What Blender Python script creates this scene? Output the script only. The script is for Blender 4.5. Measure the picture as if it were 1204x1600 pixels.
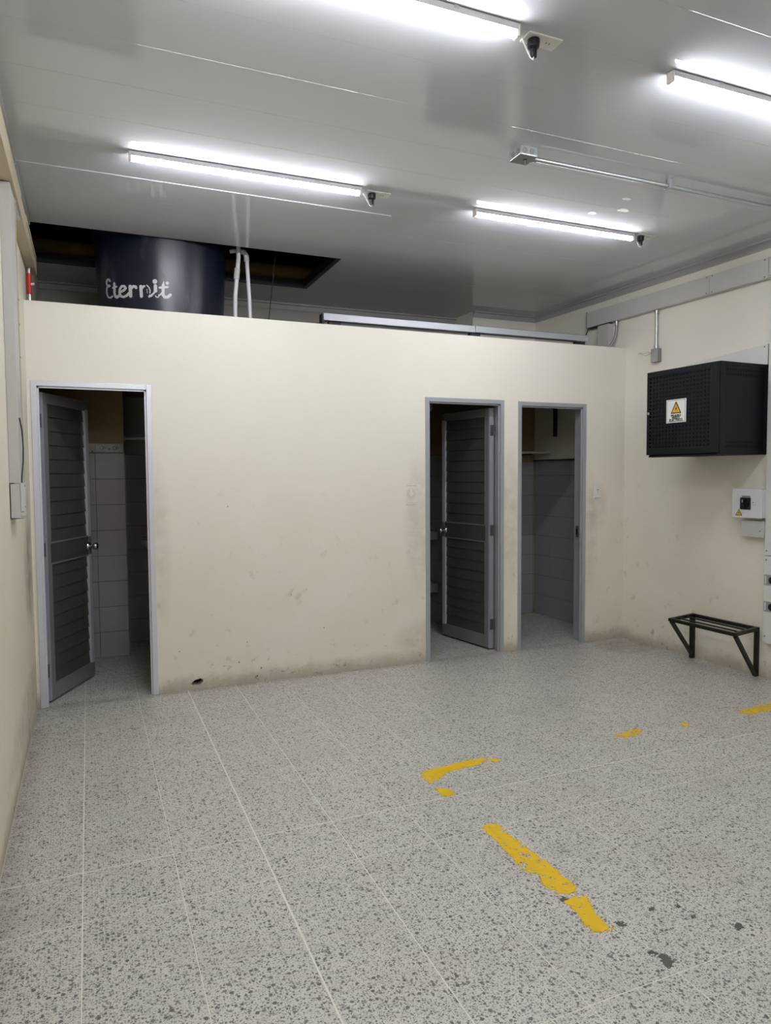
import bpy, bmesh, math, random
from mathutils import Vector, Matrix
for o in list(bpy.data.objects): bpy.data.objects.remove(o)
sc = bpy.context.scene
C = sc.collection
PI = math.pi
rnd = random.Random(7)

# ------------------------------------------------------------------ camera
cd = bpy.data.cameras.new('camera'); cam = bpy.data.objects.new('camera', cd); C.objects.link(cam)
Rr = Vector((0.9209592667, -0.3896030747, -0.0065989984))
Dd = Vector((-0.0270763736, -0.0470914684, -0.9985235418))
Ff = Vector((0.3887170855, 0.9197781460, -0.0539183607))
mw = Matrix.Identity(4)
for i in range(3):
    mw[i][0] = Rr[i]; mw[i][1] = -Dd[i]; mw[i][2] = -Ff[i]
mw.translation = (0, 0, 1.5)
cam.matrix_world = mw
cd.sensor_fit = 'HORIZONTAL'; cd.sensor_width = 36.0; cd.lens = 1096.12 / 1204 * 36
cd.clip_start = 0.02
sc.camera = cam
# ------------------------------------------------------------------ world, exposure
w = bpy.data.worlds.new('world'); sc.world = w; w.use_nodes = True
w.node_tree.nodes['Background'].inputs[0].default_value = (0.6, 0.65, 0.75, 1)
w.node_tree.nodes['Background'].inputs[1].default_value = 0.02
vs = sc.view_settings
vs.view_transform = 'Standard'; vs.look = 'None'; vs.gamma = 1.0; vs.use_curve_mapping = False
vs.exposure = 0.0
TUBE_POWER = 84.0          # emission of the lit LED diffusers

# ------------------------------------------------------------------ dimensions
XL, YP, YB, ZC = -0.342, 4.985, 6.66, 3.14     # left wall, partition face, back wall, ceiling
YP2 = 5.105
YN = -3.2                                       # wall behind the camera
ANG = math.atan(0.04)                           # right wall runs 2.3 degrees off square
RO = Vector((4.44, YP, 0))
RT = Vector((math.sin(ANG), -math.cos(ANG), 0)) # along the wall, towards the camera
RN = Vector((-math.cos(ANG), -math.sin(ANG), 0))# out of the wall

# ------------------------------------------------------------------ materials
def lin(c):
    return tuple((x/255/12.92 if x/255 <= .04045 else ((x/255+.055)/1.055)**2.4) for x in c) + (1,)
def mat(name, col, rough=.5, metal=0, noise=0.0, nscale=8.0, bump=0.0, bscale=60.0, spec=0.5, coat=0):
    m = bpy.data.materials.new(name); m.use_nodes = True
    nt = m.node_tree; b = nt.nodes['Principled BSDF']
    b.inputs['Base Color'].default_value = lin(col)
    b.inputs['Roughness'].default_value = rough
    b.inputs['Metallic'].default_value = metal
    b.inputs['Specular IOR Level'].default_value = spec
    if coat: b.inputs['Coat Weight'].default_value = coat
    geo = nt.nodes.new('ShaderNodeNewGeometry')
    if noise:
        n = nt.nodes.new('ShaderNodeTexNoise'); n.inputs['Scale'].default_value = nscale; n.inputs['Detail'].default_value = 5
        nt.links.new(geo.outputs['Position'], n.inputs['Vector'])
        mx = nt.nodes.new('ShaderNodeMix'); mx.data_type = 'RGBA'
        c = lin(col)
        mx.inputs[6].default_value = tuple(x*(1-noise) for x in c[:3]) + (1,)
        mx.inputs[7].default_value = tuple(min(1, x*(1+noise)) for x in c[:3]) + (1,)
        nt.links.new(n.outputs['Fac'], mx.inputs[0])
        nt.links.new(mx.outputs[2], b.inputs['Base Color'])
    if bump:
        n2 = nt.nodes.new('ShaderNodeTexNoise'); n2.inputs['Scale'].default_value = bscale; n2.inputs['Detail'].default_value = 4
        nt.links.new(geo.outputs['Position'], n2.inputs['Vector'])
        bp = nt.nodes.new('ShaderNodeBump'); bp.inputs['Strength'].default_value = bump; bp.inputs['Distance'].default_value = .01
        nt.links.new(n2.outputs['Fac'], bp.inputs['Height']); nt.links.new(bp.outputs[0], b.inputs['Normal'])
    return m
class NT:
    """small helper for node graphs"""
    def __init__(s, m): s.t = m.node_tree; s.b = s.t.nodes['Principled BSDF']
    def n(s, kind, **kw):
        x = s.t.nodes.new('ShaderNode' + kind)
        for k, v in kw.items(): setattr(x, k, v)
        return x
    def l(s, a, b): s.t.links.new(a, b)
    def val(s, v, sock):
        if isinstance(v, (int, float)): sock.default_value = v
        elif isinstance(v, tuple): sock.default_value = v
        else: s.l(v, sock)
    def math(s, op, a, b=0.0, c=0.0, clamp=False):
        x = s.n('Math', operation=op, use_clamp=clamp)
        s.val(a, x.inputs[0]); s.val(b, x.inputs[1]); s.val(c, x.inputs[2]); return x.outputs[0]
    def mix(s, f, a, b, blend='MIX'):
        x = s.n('Mix', data_type='RGBA', blend_type=blend)
        s.val(f, x.inputs[0]); s.val(a, x.inputs[6]); s.val(b, x.inputs[7]); return x.outputs[2]
    def ramp(s, v, lo, hi, a=0.0, b=1.0):
        x = s.n('MapRange', interpolation_type='SMOOTHSTEP'); x.clamp = True
        s.val(v, x.inputs[0]); x.inputs[1].default_value = lo; x.inputs[2].default_value = hi
        x.inputs[3].default_value = a; x.inputs[4].default_value = b; return x.outputs[0]
    def noise(s, vec, scale, detail=4, rough=.55):
        x = s.n('TexNoise'); x.inputs['Scale'].default_value = scale; x.inputs['Detail'].default_value = detail
        x.inputs['Roughness'].default_value = rough
        s.l(vec, x.inputs['Vector']); return x.outputs['Fac']

def wall_material(name, col, grime=()):
    """painted render: soft tone variation, scuffs, dirt along the foot, hand grime at given places (x, y, z, rx, rz)"""
    m = mat(name, col, rough=.55, spec=.35); g = NT(m)
    geo = g.n('NewGeometry'); pos = geo.outputs['Position']
    sep = g.n('SeparateXYZ'); g.l(pos, sep.inputs[0]); x, y, z = sep.outputs
    base = lin(col)
    c1 = g.mix(g.noise(pos, 1.3, 3), tuple(v*.93 for v in base[:3])+(1,), tuple(min(1, v*1.05) for v in base[:3])+(1,))
    # blotchy yellower lower two thirds: older paint plus some painted light falloff
    old_and_dim = g.math('MULTIPLY', g.ramp(z, 2.3, .5), g.ramp(g.noise(pos, 2.2, 3), .2, .7, .35, .95))
    c2 = g.mix(g.math('MULTIPLY', old_and_dim, .55), c1, lin((222, 213, 188)))
    # scuffs
    sc_n = g.ramp(g.noise(pos, 9, 6, .65), .60, .70)
    c3 = g.mix(g.math('MULTIPLY', g.math('MULTIPLY', sc_n, g.ramp(z, 2.0, .3)), .25), c2, lin((140, 126, 104)))
    # foot dirt
    zz = g.math('ADD', z, g.math('MULTIPLY', g.math('SUBTRACT', g.noise(pos, 7, 5, .7), .5), -.16))
    foot = g.ramp(zz, .13, .0)
    c4 = g.mix(g.math('MULTIPLY', foot, .5), c3, lin((112, 94, 70)))
    mold = g.math('MULTIPLY', g.ramp(g.noise(pos, 10, 6, .75), .57, .68), g.ramp(z, .30, .06))
    c5 = g.mix(g.math('MULTIPLY', mold, .7), c4, lin((88, 78, 60)))
    for (gx, gy, gz, rx, rz, amt) in grime:
        dx = g.math('DIVIDE', g.math('SUBTRACT', x, gx), rx)
        dy = g.math('DIVIDE', g.math('SUBTRACT', y, gy), rx)
        dz = g.math('DIVIDE', g.math('SUBTRACT', z, gz), rz)
        d = g.math('ADD', g.math('ADD', g.math('MULTIPLY', dx, dx), g.math('MULTIPLY', dy, dy)), g.math('MULTIPLY', dz, dz))
        f = g.math('MULTIPLY', g.ramp(d, 1.0, 0.0), g.ramp(g.noise(pos, 11, 5, .6), .3, .65, .3, 1))
        c5 = g.mix(g.math('MULTIPLY', f, amt), c5, lin((138, 122, 96)))
    g.l(c5, g.b.inputs['Base Color'])
    bp = g.n('Bump'); bp.inputs['Strength'].default_value = .25; bp.inputs['Distance'].default_value = .004
    g.l(g.noise(pos, 26, 5, .6), bp.inputs['Height']); g.l(bp.outputs[0], g.b.inputs['Normal'])
    return m
M = {}
M['wall'] = wall_material('cream_wall_paint', (234, 230, 219),
    grime=[(2.40, YP, 1.12, .16, .65, .26), (3.24, YP, 1.1, .14, .75, .26), (4.06, YP, .95, .10, .7, .2),
           (4.14, YP, 1.2, .14, .25, .2), (.43, YP, 1.0, .10, .7, .22), (2.42, YP, .18, .3, .2, .25)])
M['wall_left'] = wall_material('cream_left_wall_paint', (232, 226, 210), grime=[(XL, 4.75, 1.0, .22, .5, .5), (XL, 4.6, .95, .3, .35, .5), (XL, 4.3, .2, 1.2, .2, .4)])
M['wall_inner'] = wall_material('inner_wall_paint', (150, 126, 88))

def terrazzo():
    m = mat('terrazzo', (196, 191, 181), rough=.36, spec=.4); g = NT(m)
    geo = g.n('NewGeometry'); oi = g.n('ObjectInfo')
    off = g.n('VectorMath', operation='SCALE'); off.inputs[0].default_value = (17.3, 9.1, 0)
    g.l(oi.outputs['Random'], off.inputs['Scale'])
    add = g.n('VectorMath', operation='ADD'); g.l(geo.outputs['Position'], add.inputs[0]); g.l(off.outputs[0], add.inputs[1])
    v = add.outputs[0]
    # irregular outlines
    dn = g.n('TexNoise'); dn.inputs['Scale'].default_value = 140; dn.inputs['Detail'].default_value = 2; g.l(v, dn.inputs['Vector'])
    s1 = g.n('VectorMath', operation='SUBTRACT'); g.l(dn.outputs['Color'], s1.inputs[0]); s1.inputs[1].default_value = (.5, .5, .5)
    s2 = g.n('VectorMath', operation='SCALE'); g.l(s1.outputs[0], s2.inputs[0]); s2.inputs['Scale'].default_value = .009
    s3 = g.n('VectorMath', operation='ADD'); g.l(v, s3.inputs[0]); g.l(s2.outputs[0], s3.inputs[1])
    p = s3.outputs[0]
    col = g.mix(g.noise(v, 3, 3), lin((195, 193, 185)), lin((215, 212, 204)))
    col = g.mix(g.ramp(g.noise(geo.outputs['Position'], 1.7, 3),   .55, .78, 0, .4), col, lin((206, 189, 180)))
    for sc_, keep, tmax, dark, light in ((230, .60, .52, (112, 112, 112), (156, 154, 150)), (110, .50, .46, (94, 93, 93), (142, 140, 137)), (58, .24, .42, (88, 87, 88), (124, 123, 121))):
        vo = g.n('TexVoronoi', voronoi_dimensions='2D'); vo.inputs['Scale'].default_value = sc_
        g.l(p, vo.inputs['Vector'])
        cs = g.n('SeparateColor'); g.l(vo.outputs['Color'], cs.inputs[0])
        has = g.math('LESS_THAN', cs.outputs[0], keep)
        thr = g.math('MULTIPLY_ADD', cs.outputs[1], tmax*.6, tmax*.4)
        inside = g.math('MULTIPLY', g.math('SUBTRACT', thr, vo.outputs['Distance']), 14, clamp=True)
        f = g.math('MULTIPLY', has, inside)
        chip = g.mix(cs.outputs[2], lin(dark), lin(light))
        col = g.mix(f, col, chip)
    # general foot grime
    col = g.mix(g.ramp(g.noise(geo.outputs['Position'], 2.6, 5, .65), .5, .8, 0, .30), col, lin((146, 138, 130)))
    # ground-in dirt by the far right corner and along the left wall
    sp = g.n('SeparateXYZ'); g.l(geo.outputs['Position'], sp.inputs[0])
    dx = g.math('DIVIDE', g.math('SUBTRACT', sp.outputs[0], 4.28), .34); dy = g.math('DIVIDE', g.math('SUBTRACT', sp.outputs[1], 4.72), .26)
    dd = g.math('ADD', g.math('MULTIPLY', dx, dx), g.math('MULTIPLY', dy, dy))
    nz = g.noise(geo.outputs['Position'], 9, 5, .65)
    f1 = g.math('MULTIPLY', g.ramp(dd, 1.1, .5), g.ramp(nz, .25, .7, .2, 1))
    f2 = g.math('MULTIPLY', g.ramp(sp.outputs[0], -.20, XL), g.ramp(nz, .3, .7, .2, 1))
    f3 = g.math('MULTIPLY', g.ramp(g.math('ABSOLUTE', g.math('SUBTRACT', sp.outputs[1], YP)), .09, .0), g.ramp(nz, .3, .7, .2, 1))
    col = g.mix(g.math('MULTIPLY', g.math('MAXIMUM', g.math('MAXIMUM', f1, f2), f3), .5), col, lin((112, 98, 82)))
    g.l(col, g.b.inputs['Base Color'])
    g.l(g.ramp(g.noise(v, 20, 3), .3, .7, .30, .45), g.b.inputs['Roughness'])
    return m
M['terrazzo'] = terrazzo()
M['grout'] = mat('grout', (226, 222, 212), .8, noise=.1, nscale=20)
M['pvc'] = mat('glossy_pvc_ceiling', (202, 205, 210), .05, noise=.03, nscale=1.5, spec=.5)
g = NT(M['pvc']); _geo = g.n('NewGeometry'); _bp = g.n('Bump'); _bp.inputs['Strength'].default_value = .10; _bp.inputs['Distance'].default_value = .02
g.l(g.noise(_geo.outputs['Position'], 1.6, 2), _bp.inputs['Height']); g.l(_bp.outputs[0], g.b.inputs['Normal'])
M['cornice'] = mat('grey_cornice', (176, 175, 176), .35)
M['white_plastic'] = mat('white_plastic', (226, 224, 220), .4)
M['batten'] = mat('white_batten', (205, 203, 206), .4)
M['endcap'] = mat('end_cap', (240, 232, 224), .5)
M['socket_dark'] = mat('socket_dark', (40, 40, 42), .5)
M['black_plastic'] = mat('black_plastic', (16, 18, 26), .35)
M['galv'] = mat('galvanised_steel', (186, 190, 194), .38, .85, noise=.12, nscale=40)
M['galv_dark'] = mat('dull_galvanised_steel', (150, 152, 150), .5, .7, noise=.2, nscale=60)
M['alu'] = mat('grey_aluminium_frame', (172, 175, 182), .42, .35, noise=.05, nscale=12)
M['alu_light'] = mat('satin_aluminium', (212, 214, 222), .38, .35)
M['leaf'] = mat('grey_door_aluminium', (132, 132, 132), .42, .3, noise=.06, nscale=15)
M['slat'] = mat('dark_grey_slat', (80, 81, 80), .42, .25, noise=.12, nscale=25)
M['hinge'] = mat('dull_hinge_steel', (112, 114, 118), .45, .7, noise=.2, nscale=90)
M['chrome'] = mat('satin_steel_knob', (196, 192, 186), .22, .95)
M['duct'] = mat('grey_duct_metal', (196, 194, 192), .5, .0, noise=.03, nscale=10)
M['duct_white'] = mat('white_duct_metal', (218, 217, 214), .5)
M['duct_beige'] = mat('beige_duct_cover', (188, 176, 150), .6, noise=.08, nscale=8)
M['rack'] = mat('black_rack_steel', (7, 11, 21), .55, 0, noise=.1, nscale=20, spec=.35)
M['rack_in'] = mat('rack_inside_dark', (5, 5, 7), .8)
M['box_white'] = mat('white_box_steel', (222, 221, 224), .4)
M['bench'] = mat('black_painted_steel', (14, 12, 12), .42, .1, noise=.15, nscale=30)
M['yellow'] = mat('yellow_floor_paint', (228, 186, 6), .55, noise=.14, nscale=30)
M['stain'] = mat('dark_tar_stain', (88, 84, 80), .6, noise=.2, nscale=80)
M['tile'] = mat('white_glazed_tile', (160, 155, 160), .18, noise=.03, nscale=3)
M['tile_grout'] = mat('tile_grout', (84, 78, 76), .85)
M['listello'] = mat('patterned_border_tile', (150, 146, 136), .3, noise=.25, nscale=30)
M['motif'] = mat('border_motif_brown', (74, 66, 60), .4)
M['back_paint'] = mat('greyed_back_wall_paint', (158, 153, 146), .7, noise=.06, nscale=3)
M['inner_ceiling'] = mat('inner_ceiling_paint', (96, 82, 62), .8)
M['concrete'] = mat('concrete', (165, 160, 152), .8, noise=.12, nscale=12)
M['tank'] = mat('navy_tank_plastic', (16, 22, 42), .32, noise=.25, nscale=3, bump=.08, bscale=9)
g = NT(M['tank']); _geo = g.n('NewGeometry')
_mp = g.n('Mapping'); _mp.inputs['Scale'].default_value = (7, 7, 2.2); g.l(_geo.outputs['Position'], _mp.inputs['Vector'])
_f = g.math('MULTIPLY', g.ramp(g.noise(_mp.outputs[0], 1.2, 6, .7), .52, .78), .30)
g.l(g.mix(_f, lin((16, 22, 42)), lin((116, 120, 138))), g.b.inputs['Base Color'])
M['lettering'] = mat('white_lettering', (214, 216, 220), .5)
M['pvc_pipe'] = mat('white_pvc_pipe', (216, 216, 220), .35)
M['dark_metal'] = mat('dark_metal', (26, 28, 36), .6)
M['attic'] = mat('attic_dark_sheet', (12, 16, 32), .9)  # near-black: the shade of hollow spaces put into the colour
M['beam'] = mat('old_wood_beam', (128, 104, 56), .8, noise=.25, nscale=10)
M['red'] = mat('red_sleeve', (196, 44, 30), .4)
M['sign_white'] = mat('sign_white', (226, 228, 226), .4)
M['sign_yellow'] = mat('sign_yellow', (226, 170, 40), .45)
M['sign_yellow2'] = mat('warning_yellow', (224, 188, 20), .45)
M['ink'] = mat('black_ink', (18, 18, 20), .5)
M['grey_ink'] = mat('grey_ink', (130, 130, 132), .5)
M['ceramic'] = mat('white_ceramic', (210, 206, 200), .15)
M['residue'] = mat('adhesive_residue', (205, 192, 178), .7, noise=.15, nscale=60)
M['wire'] = mat('copper_wire_insulation', (150, 138, 120), .5)
M['rust'] = mat('dark_brown_pipe', (60, 40, 30), .5)
def emit(name, col, s):
    m = bpy.data.materials.new(name); m.use_nodes = True; nt = m.node_tree
    b = nt.nodes['Principled BSDF']; b.inputs['Base Color'].default_value = (.9, .9, .9, 1)
    b.inputs['Emission Color'].default_value = col; b.inputs['Emission Strength'].default_value = s
    return m
M['diffuser'] = emit('lit_led_diffuser', (.94, .955, 1.0, 1), TUBE_POWER)

# ------------------------------------------------------------------ mesh helpers
class B:
    def __init__(s): s.bm = bmesh.new()
    def box(s, x0, x1, y0, y1, z0, z1, bev=0.0, mt=None):
        r = bmesh.ops.create_cube(s.bm, size=1.0)
        vs_ = r['verts']
        for v in vs_:
            v.co = Vector(((x0+x1)/2 + v.co.x*(x1-x0), (y0+y1)/2 + v.co.y*(y1-y0), (z0+z1)/2 + v.co.z*(z1-z0)))
            if mt is not None: v.co = mt @ v.co
        if bev > 0:
            es = list({e for v in vs_ for e in v.link_edges})
            bmesh.ops.bevel(s.bm, geom=es, offset=bev, segments=2, profile=.6, affect='EDGES')
        return s
    def cyl(s, p0, p1, r, n=16, r2=None, cap=True):
        p0 = Vector(p0); p1 = Vector(p1); d = p1-p0; r2 = r if r2 is None else r2
        q = d.to_track_quat('Z', 'Y')
        a = [s.bm.verts.new(p0 + q @ Vector((r*math.cos(2*PI*i/n), r*math.sin(2*PI*i/n), 0))) for i in range(n)]
        b = [s.bm.verts.new(p1 + q @ Vector((r2*math.cos(2*PI*i/n), r2*math.sin(2*PI*i/n), 0))) for i in range(n)]
        for i in range(n): s.bm.faces.new((a[i], a[(i+1) % n], b[(i+1) % n], b[i]))
        if cap: s.bm.faces.new(list(reversed(a))); s.bm.faces.new(b)
        return s
    def tube(s, pts, r, n=10):
        pts = [Vector(p) for p in pts]; rings = []
        up = Vector((0, 0, 1))
        for i, p in enumerate(pts):
            t = (pts[min(i+1, len(pts)-1)] - pts[max(i-1, 0)]).normalized()
            q = t.to_track_quat('Z', 'Y')
            if rings:
                # keep the ring aligned with the last one
                X = q @ Vector((1, 0, 0)); prev = lastx - t*lastx.dot(t)
                if prev.length > 1e-6: X = prev.normalized()
            else: X = q @ Vector((1, 0, 0))
            Y = t.cross(X); lastx = X
            rings.append([s.bm.verts.new(p + X*r*math.cos(2*PI*k/n) + Y*r*math.sin(2*PI*k/n)) for k in range(n)])
        for a, b in zip(rings, rings[1:]):
            for k in range(n): s.bm.faces.new((a[k], a[(k+1) % n], b[(k+1) % n], b[k]))
        s.bm.faces.new(list(reversed(rings[0]))); s.bm.faces.new(rings[-1])
        return s
    def lathe(s, prof, cx=0, cy=0, n=64, axis='z'):
        rings = []
        for r, z in prof:
            rr = max(r, 1e-4)
            rings.append([s.bm.verts.new((cx+rr*math.cos(2*PI*k/n), cy+rr*math.sin(2*PI*k/n), z)) for k in range(n)])
        for a, b in zip(rings, rings[1:]):
            for k in range(n): s.bm.faces.new((a[k], a[(k+1) % n], b[(k+1) % n], b[k]))
        s.bm.faces.new(list(reversed(rings[0]))); s.bm.faces.new(rings[-1])
        return s
    def prism(s, poly, z0, z1, mt=None):
        """extrude an outline in XY from z0 to z1"""
        a = [s.bm.verts.new((x, y, z0)) for x, y in poly]; b = [s.bm.verts.new((x, y, z1)) for x, y in poly]
        n = len(poly)
        for i in range(n): s.bm.faces.new((a[i], a[(i+1) % n], b[(i+1) % n], b[i]))
        s.bm.faces.new(list(reversed(a))); s.bm.faces.new(b)
        if mt is not None:
            for v in a+b: v.co = mt @ v.co
        return s
    def mesh(s, name, smooth=False):
        bmesh.ops.recalc_face_normals(s.bm, faces=s.bm.faces)
        me = bpy.data.meshes.new(name); s.bm.to_mesh(me); s.bm.free()
        if smooth:
            for p in me.polygons: p.use_smooth = True
            try: me.set_sharp_from_angle(angle=math.radians(38))
            except Exception: pass
        return me
def obj(name, b, m, parent=None, loc=(0, 0, 0), rot=(0, 0, 0), smooth=False, label=None):
    me = b if isinstance(b, bpy.types.Mesh) else b.mesh(name, smooth)
    if not me.materials: me.materials.append(m)
    o = bpy.data.objects.new(name, me); C.objects.link(o)
    o.location = loc; o.rotation_euler = rot
    if parent: o.parent = parent
    if label: o['label'] = label
    return o
def tag(o, label, cat, group=None, kind=None):
    o['label'] = label; o['category'] = cat
    if group: o['group'] = group
    if kind: o['kind'] = kind
    return o
def thing(name, label, cat, loc=(0, 0, 0), rz=0.0, group=None):
    o = bpy.data.objects.new(name, None); C.objects.link(o); o.empty_display_size = .05
    o.location = loc; o.rotation_euler = (0, 0, rz)
    return tag(o, label, cat, group)
def struct(o): o['kind'] = 'structure'; return o
def copy_tree(o, parent=None):
    c = o.copy(); C.objects.link(c); c.parent = parent
    for ch in list(o.children): copy_tree(ch, c)
    return c
def text_mesh(s, size, depth=.0008):
    cu = bpy.data.curves.new('text', 'FONT'); cu.body = s; cu.size = size; cu.extrude = depth
    cu.align_x = 'CENTER'; cu.align_y = 'CENTER'; cu.offset = size*.022
    t = bpy.data.objects.new('text', cu); C.objects.link(t)
    bpy.context.view_layer.update()
    me = bpy.data.meshes.new_from_object(t.evaluated_get(bpy.context.evaluated_depsgraph_get()))
    bpy.data.objects.remove(t); bpy.data.curves.remove(cu)
    me.materials.clear()
    return me
RWZ = PI + ANG                                   # local +X = out of the right wall, local +Y = towards the camera
def rwp(u, d, z): v = RO + RT*u + RN*d; return (v.x, v.y, z)

# ================================================================== FLOOR
fb = B(); fb.box(XL-.1, 5.0, YN, 7.0, -.12, -.0009)
floor = struct(obj('floor', fb, M['grout']))
PX, PY = .3297, .3235
xs = [-.058 + PX*k for k in range(-1, 15)]
ys = [1.2065 + PY*k for k in range(0, 18)]
gx = {-.058: .0040, .272: .0032, .602: .0066, .932: .0044, 1.262: .0034, 1.592: .0032, 1.922: .0030}
gy = {1.53: .0030, 1.853: .0012, 2.177: .0018, 2.50: .0046, 2.824: .0064, 3.148: .0022, 3.471: .0010, 3.795: .0014}
def gap(v, d):
    for k, s in d.items():
        if abs(v-k) < .02: return s
    return .0009
cache = {}
def tile_mesh(wx, wy, t, mname, bev):
    key = (round(wx, 4), round(wy, 4), t, mname)
    if key not in cache:
        b = B(); hx, hy = wx/2, wy/2
        lo = [b.bm.verts.new((sx*hx, sy*hy, 0)) for sx, sy in ((-1, -1), (1, -1), (1, 1), (-1, 1))]
        mi = [b.bm.verts.new((sx*hx, sy*hy, t-bev)) for sx, sy in ((-1, -1), (1, -1), (1, 1), (-1, 1))]
        hi = [b.bm.verts.new((sx*(hx-bev), sy*(hy-bev), t)) for sx, sy in ((-1, -1), (1, -1), (1, 1), (-1, 1))]
        for p, q in ((lo, mi), (mi, hi)):
            for i in range(4): b.bm.faces.new((p[i], p[(i+1) % 4], q[(i+1) % 4], q[i]))
        b.bm.faces.new(hi); b.bm.faces.new(list(reversed(lo)))
        me = b.mesh('tile'); me.materials.append(M[mname]); cache[key] = me
    return cache[key]
for i in range(len(xs)-1):
    x0, x1 = max(xs[i], XL+.001), xs[i+1]
    a = x0 + gap(xs[i], gx)/2; b_ = x1 - gap(xs[i+1], gx)/2
    for j in range(len(ys)-1):
        c_ = ys[j] + gap(ys[j], gy)/2; d_ = ys[j+1] - gap(ys[j+1], gy)/2
        o = obj('tile', tile_mesh(b_-a, d_-c_, .012, 'terrazzo', .0006), None, floor, ((a+b_)/2, (c_+d_)/2, -.012 + rnd.uniform(-.0003, .0003)))
        o.rotation_euler = (rnd.uniform(-.0006, .0006), rnd.uniform(-.0006, .0006), 0)
# floor behind the camera, never in view: one continuous cast terrazzo strip
obj('floor_strip', B().box(XL, 4.9, YN, 1.206, -.006, 0), M['terrazzo'], floor)

# ================================================================== WALLS
ZT = 2.605
def openings_wall():
    b = B()
    y0, y1 = YP, YP2
    b.box(.406, .57, y0, y1, 0, .13); b.box(.765, 2.451, y0, y1, 0, .13)
    b.box(.406, 2.451, y0, y1, .13, ZT)
    b.box(XL, .406, y0, y1, 2.108, ZT)
    b.box(XL, -.321, y0, y1, 0, 2.108)
    b.box(3.174, 3.311, y0, y1, 0, ZT)
    b.box(2.451, 3.174, y0, y1, 2.103, ZT)
    b.box(3.311, 4.012, y0, y1, 2.098, ZT)
    b.box(4.012, 4.45, y0, y1, 0, ZT)
    # broken mouse-hole block between x .57 and .765
    X0, X1, Z1 = .57, .765, .13
    outer = [(X0, 0), (X1, 0), (X1, Z1), (X0, Z1)]
    hole = []
    rr = random.Random(3)
    for k in range(18):
        t = 2*PI*k/18
        hole.append((.668 + .040*math.cos(t)*(1+rr.uniform(-.12, .12)), .052 + .021*math.sin(t)*(1+rr.uniform(-.2, .2)) + .008*math.cos(t)))
    bm = b.bm
    vo = [bm.verts.new((x, y0, z)) for x, z in outer]; vh = [bm.verts.new((x, y0, z)) for x, z in hole]
    eo = [bm.edges.new((vo[i], vo[(i+1) % 4])) for i in range(4)]; eh = [bm.edges.new((vh[i], vh[(i+1) % 18])) for i in range(18)]
    bmesh.ops.triangle_fill(bm, edges=eo+eh, use_beauty=True)
    vb = [bm.verts.new((x, y0+.09, z)) for x, z in hole]
    for i in range(18): bm.faces.new((vh[i], vh[(i+1) % 18], vb[(i+1) % 18], vb[i]))
    bm.faces.new(vb)
    vq = [bm.verts.new((x, y1, z)) for x, z in outer]; bm.faces.new(vq)
    return b
bw = openings_wall()
me = bpy.data.meshes.new('wall_partition'); bw.bm.to_mesh(me); bw.bm.free()
partition = struct(obj('wall_partition', me, M['wall']))
obj('hole_lining', B().box(.625, .712, YP+.07, YP+.088, .026, .078), M['attic'], partition)  # near-black cap, paints the shade deep in the hole
# faded adhesive residue where a sign hung on the partition
_r = B()
for z_, hh in ((1.408, .006), (1.258, .008), (1.272, .004)):
    _r.box(2.285, 2.372, YP-.0006, YP+.001, z_-hh/2, z_+hh/2)
for rad in (.036, .024):
    for k in range(24):
        if 4 < k < 8: continue
        a0 = 2*PI*k/24
        _r.box(2.327+rad*math.cos(a0)-.004, 2.327+rad*math.cos(a0)+.004, YP-.0006, YP+.001, 1.345+rad*math.sin(a0)-.003, 1.345+rad*math.sin(a0)+.003)
obj('glue_residue', _r, M['residue'], partition, label='faint rings of glue left where a sign hung')
# small chips and nail holes low on the partition
_r = B()
for x_, z_, s_ in ((.96, .16, .005), (1.12, .10, .006), (1.09, .045, .006), (1.02, .30, .004), (1.60, .35, .004), (.55, .28, .004), (1.35, .62, .004), (.9, 1.28, .004)):
    _r.cyl((x_, YP-.0008, z_), (x_, YP+.002, z_), s_, 8)
obj('nail_hole', _r, M['stain'], partition)

struct(obj('wall_left', B().box(XL-.15, XL, YN, 7.0, 0, ZC+.02), M['wall_left']))
# right wall, slightly off square
L0, L1 = -2.0, 8.3
wr = B()
for u0, u1 in ((L0, L1),):
    P = [rwp(u0, 0, 0), rwp(u1, 0, 0), rwp(u1, -.15, 0), rwp(u0, -.15, 0)]
    wr.prism([(p[0], p[1]) for p in P], 0, ZC+.02)
wall_right = struct(obj('wall_right', wr, M['wall']))
struct(obj('wall_back', B().box(XL, 4.36, YB, YB+.1, 0, ZC), M['back_paint']))
struct(obj('wall_rear', B().box(XL-.1, 5.0, YN-.1, YN, 0, ZC+.02), M['wall_left']))
struct(obj('wall_pillar', B().box(3.63, 4.40, 6.285, YB, 2.30, ZC), M['wall']))
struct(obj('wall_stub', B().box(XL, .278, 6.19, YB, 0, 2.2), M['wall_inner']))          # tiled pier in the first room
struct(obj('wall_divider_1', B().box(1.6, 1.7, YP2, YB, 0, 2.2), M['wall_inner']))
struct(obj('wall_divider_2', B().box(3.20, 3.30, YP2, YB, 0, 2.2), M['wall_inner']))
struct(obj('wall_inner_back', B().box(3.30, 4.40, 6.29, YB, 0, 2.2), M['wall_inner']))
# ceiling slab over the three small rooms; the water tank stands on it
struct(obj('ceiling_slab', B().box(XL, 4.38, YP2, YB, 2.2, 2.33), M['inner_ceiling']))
# roof space box added above the ceiling opening, shade put into its near-black colour
struct(obj('wall_attic', B().box(XL-.05, 2.2, YB, YB+.03, ZC+.01, 4.3).box(XL-.05, XL-.02, 3.9, YB, ZC+.03, 4.3).box(2.2, 2.23, 3.9, YB+.03, ZC+.03, 4.3).box(XL-.05, 2.2, 3.87, 3.9, ZC+.03, 4.3).box(XL-.05, 2.23, 3.87, YB+.03, 4.3, 4.33), M['attic']))

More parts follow.
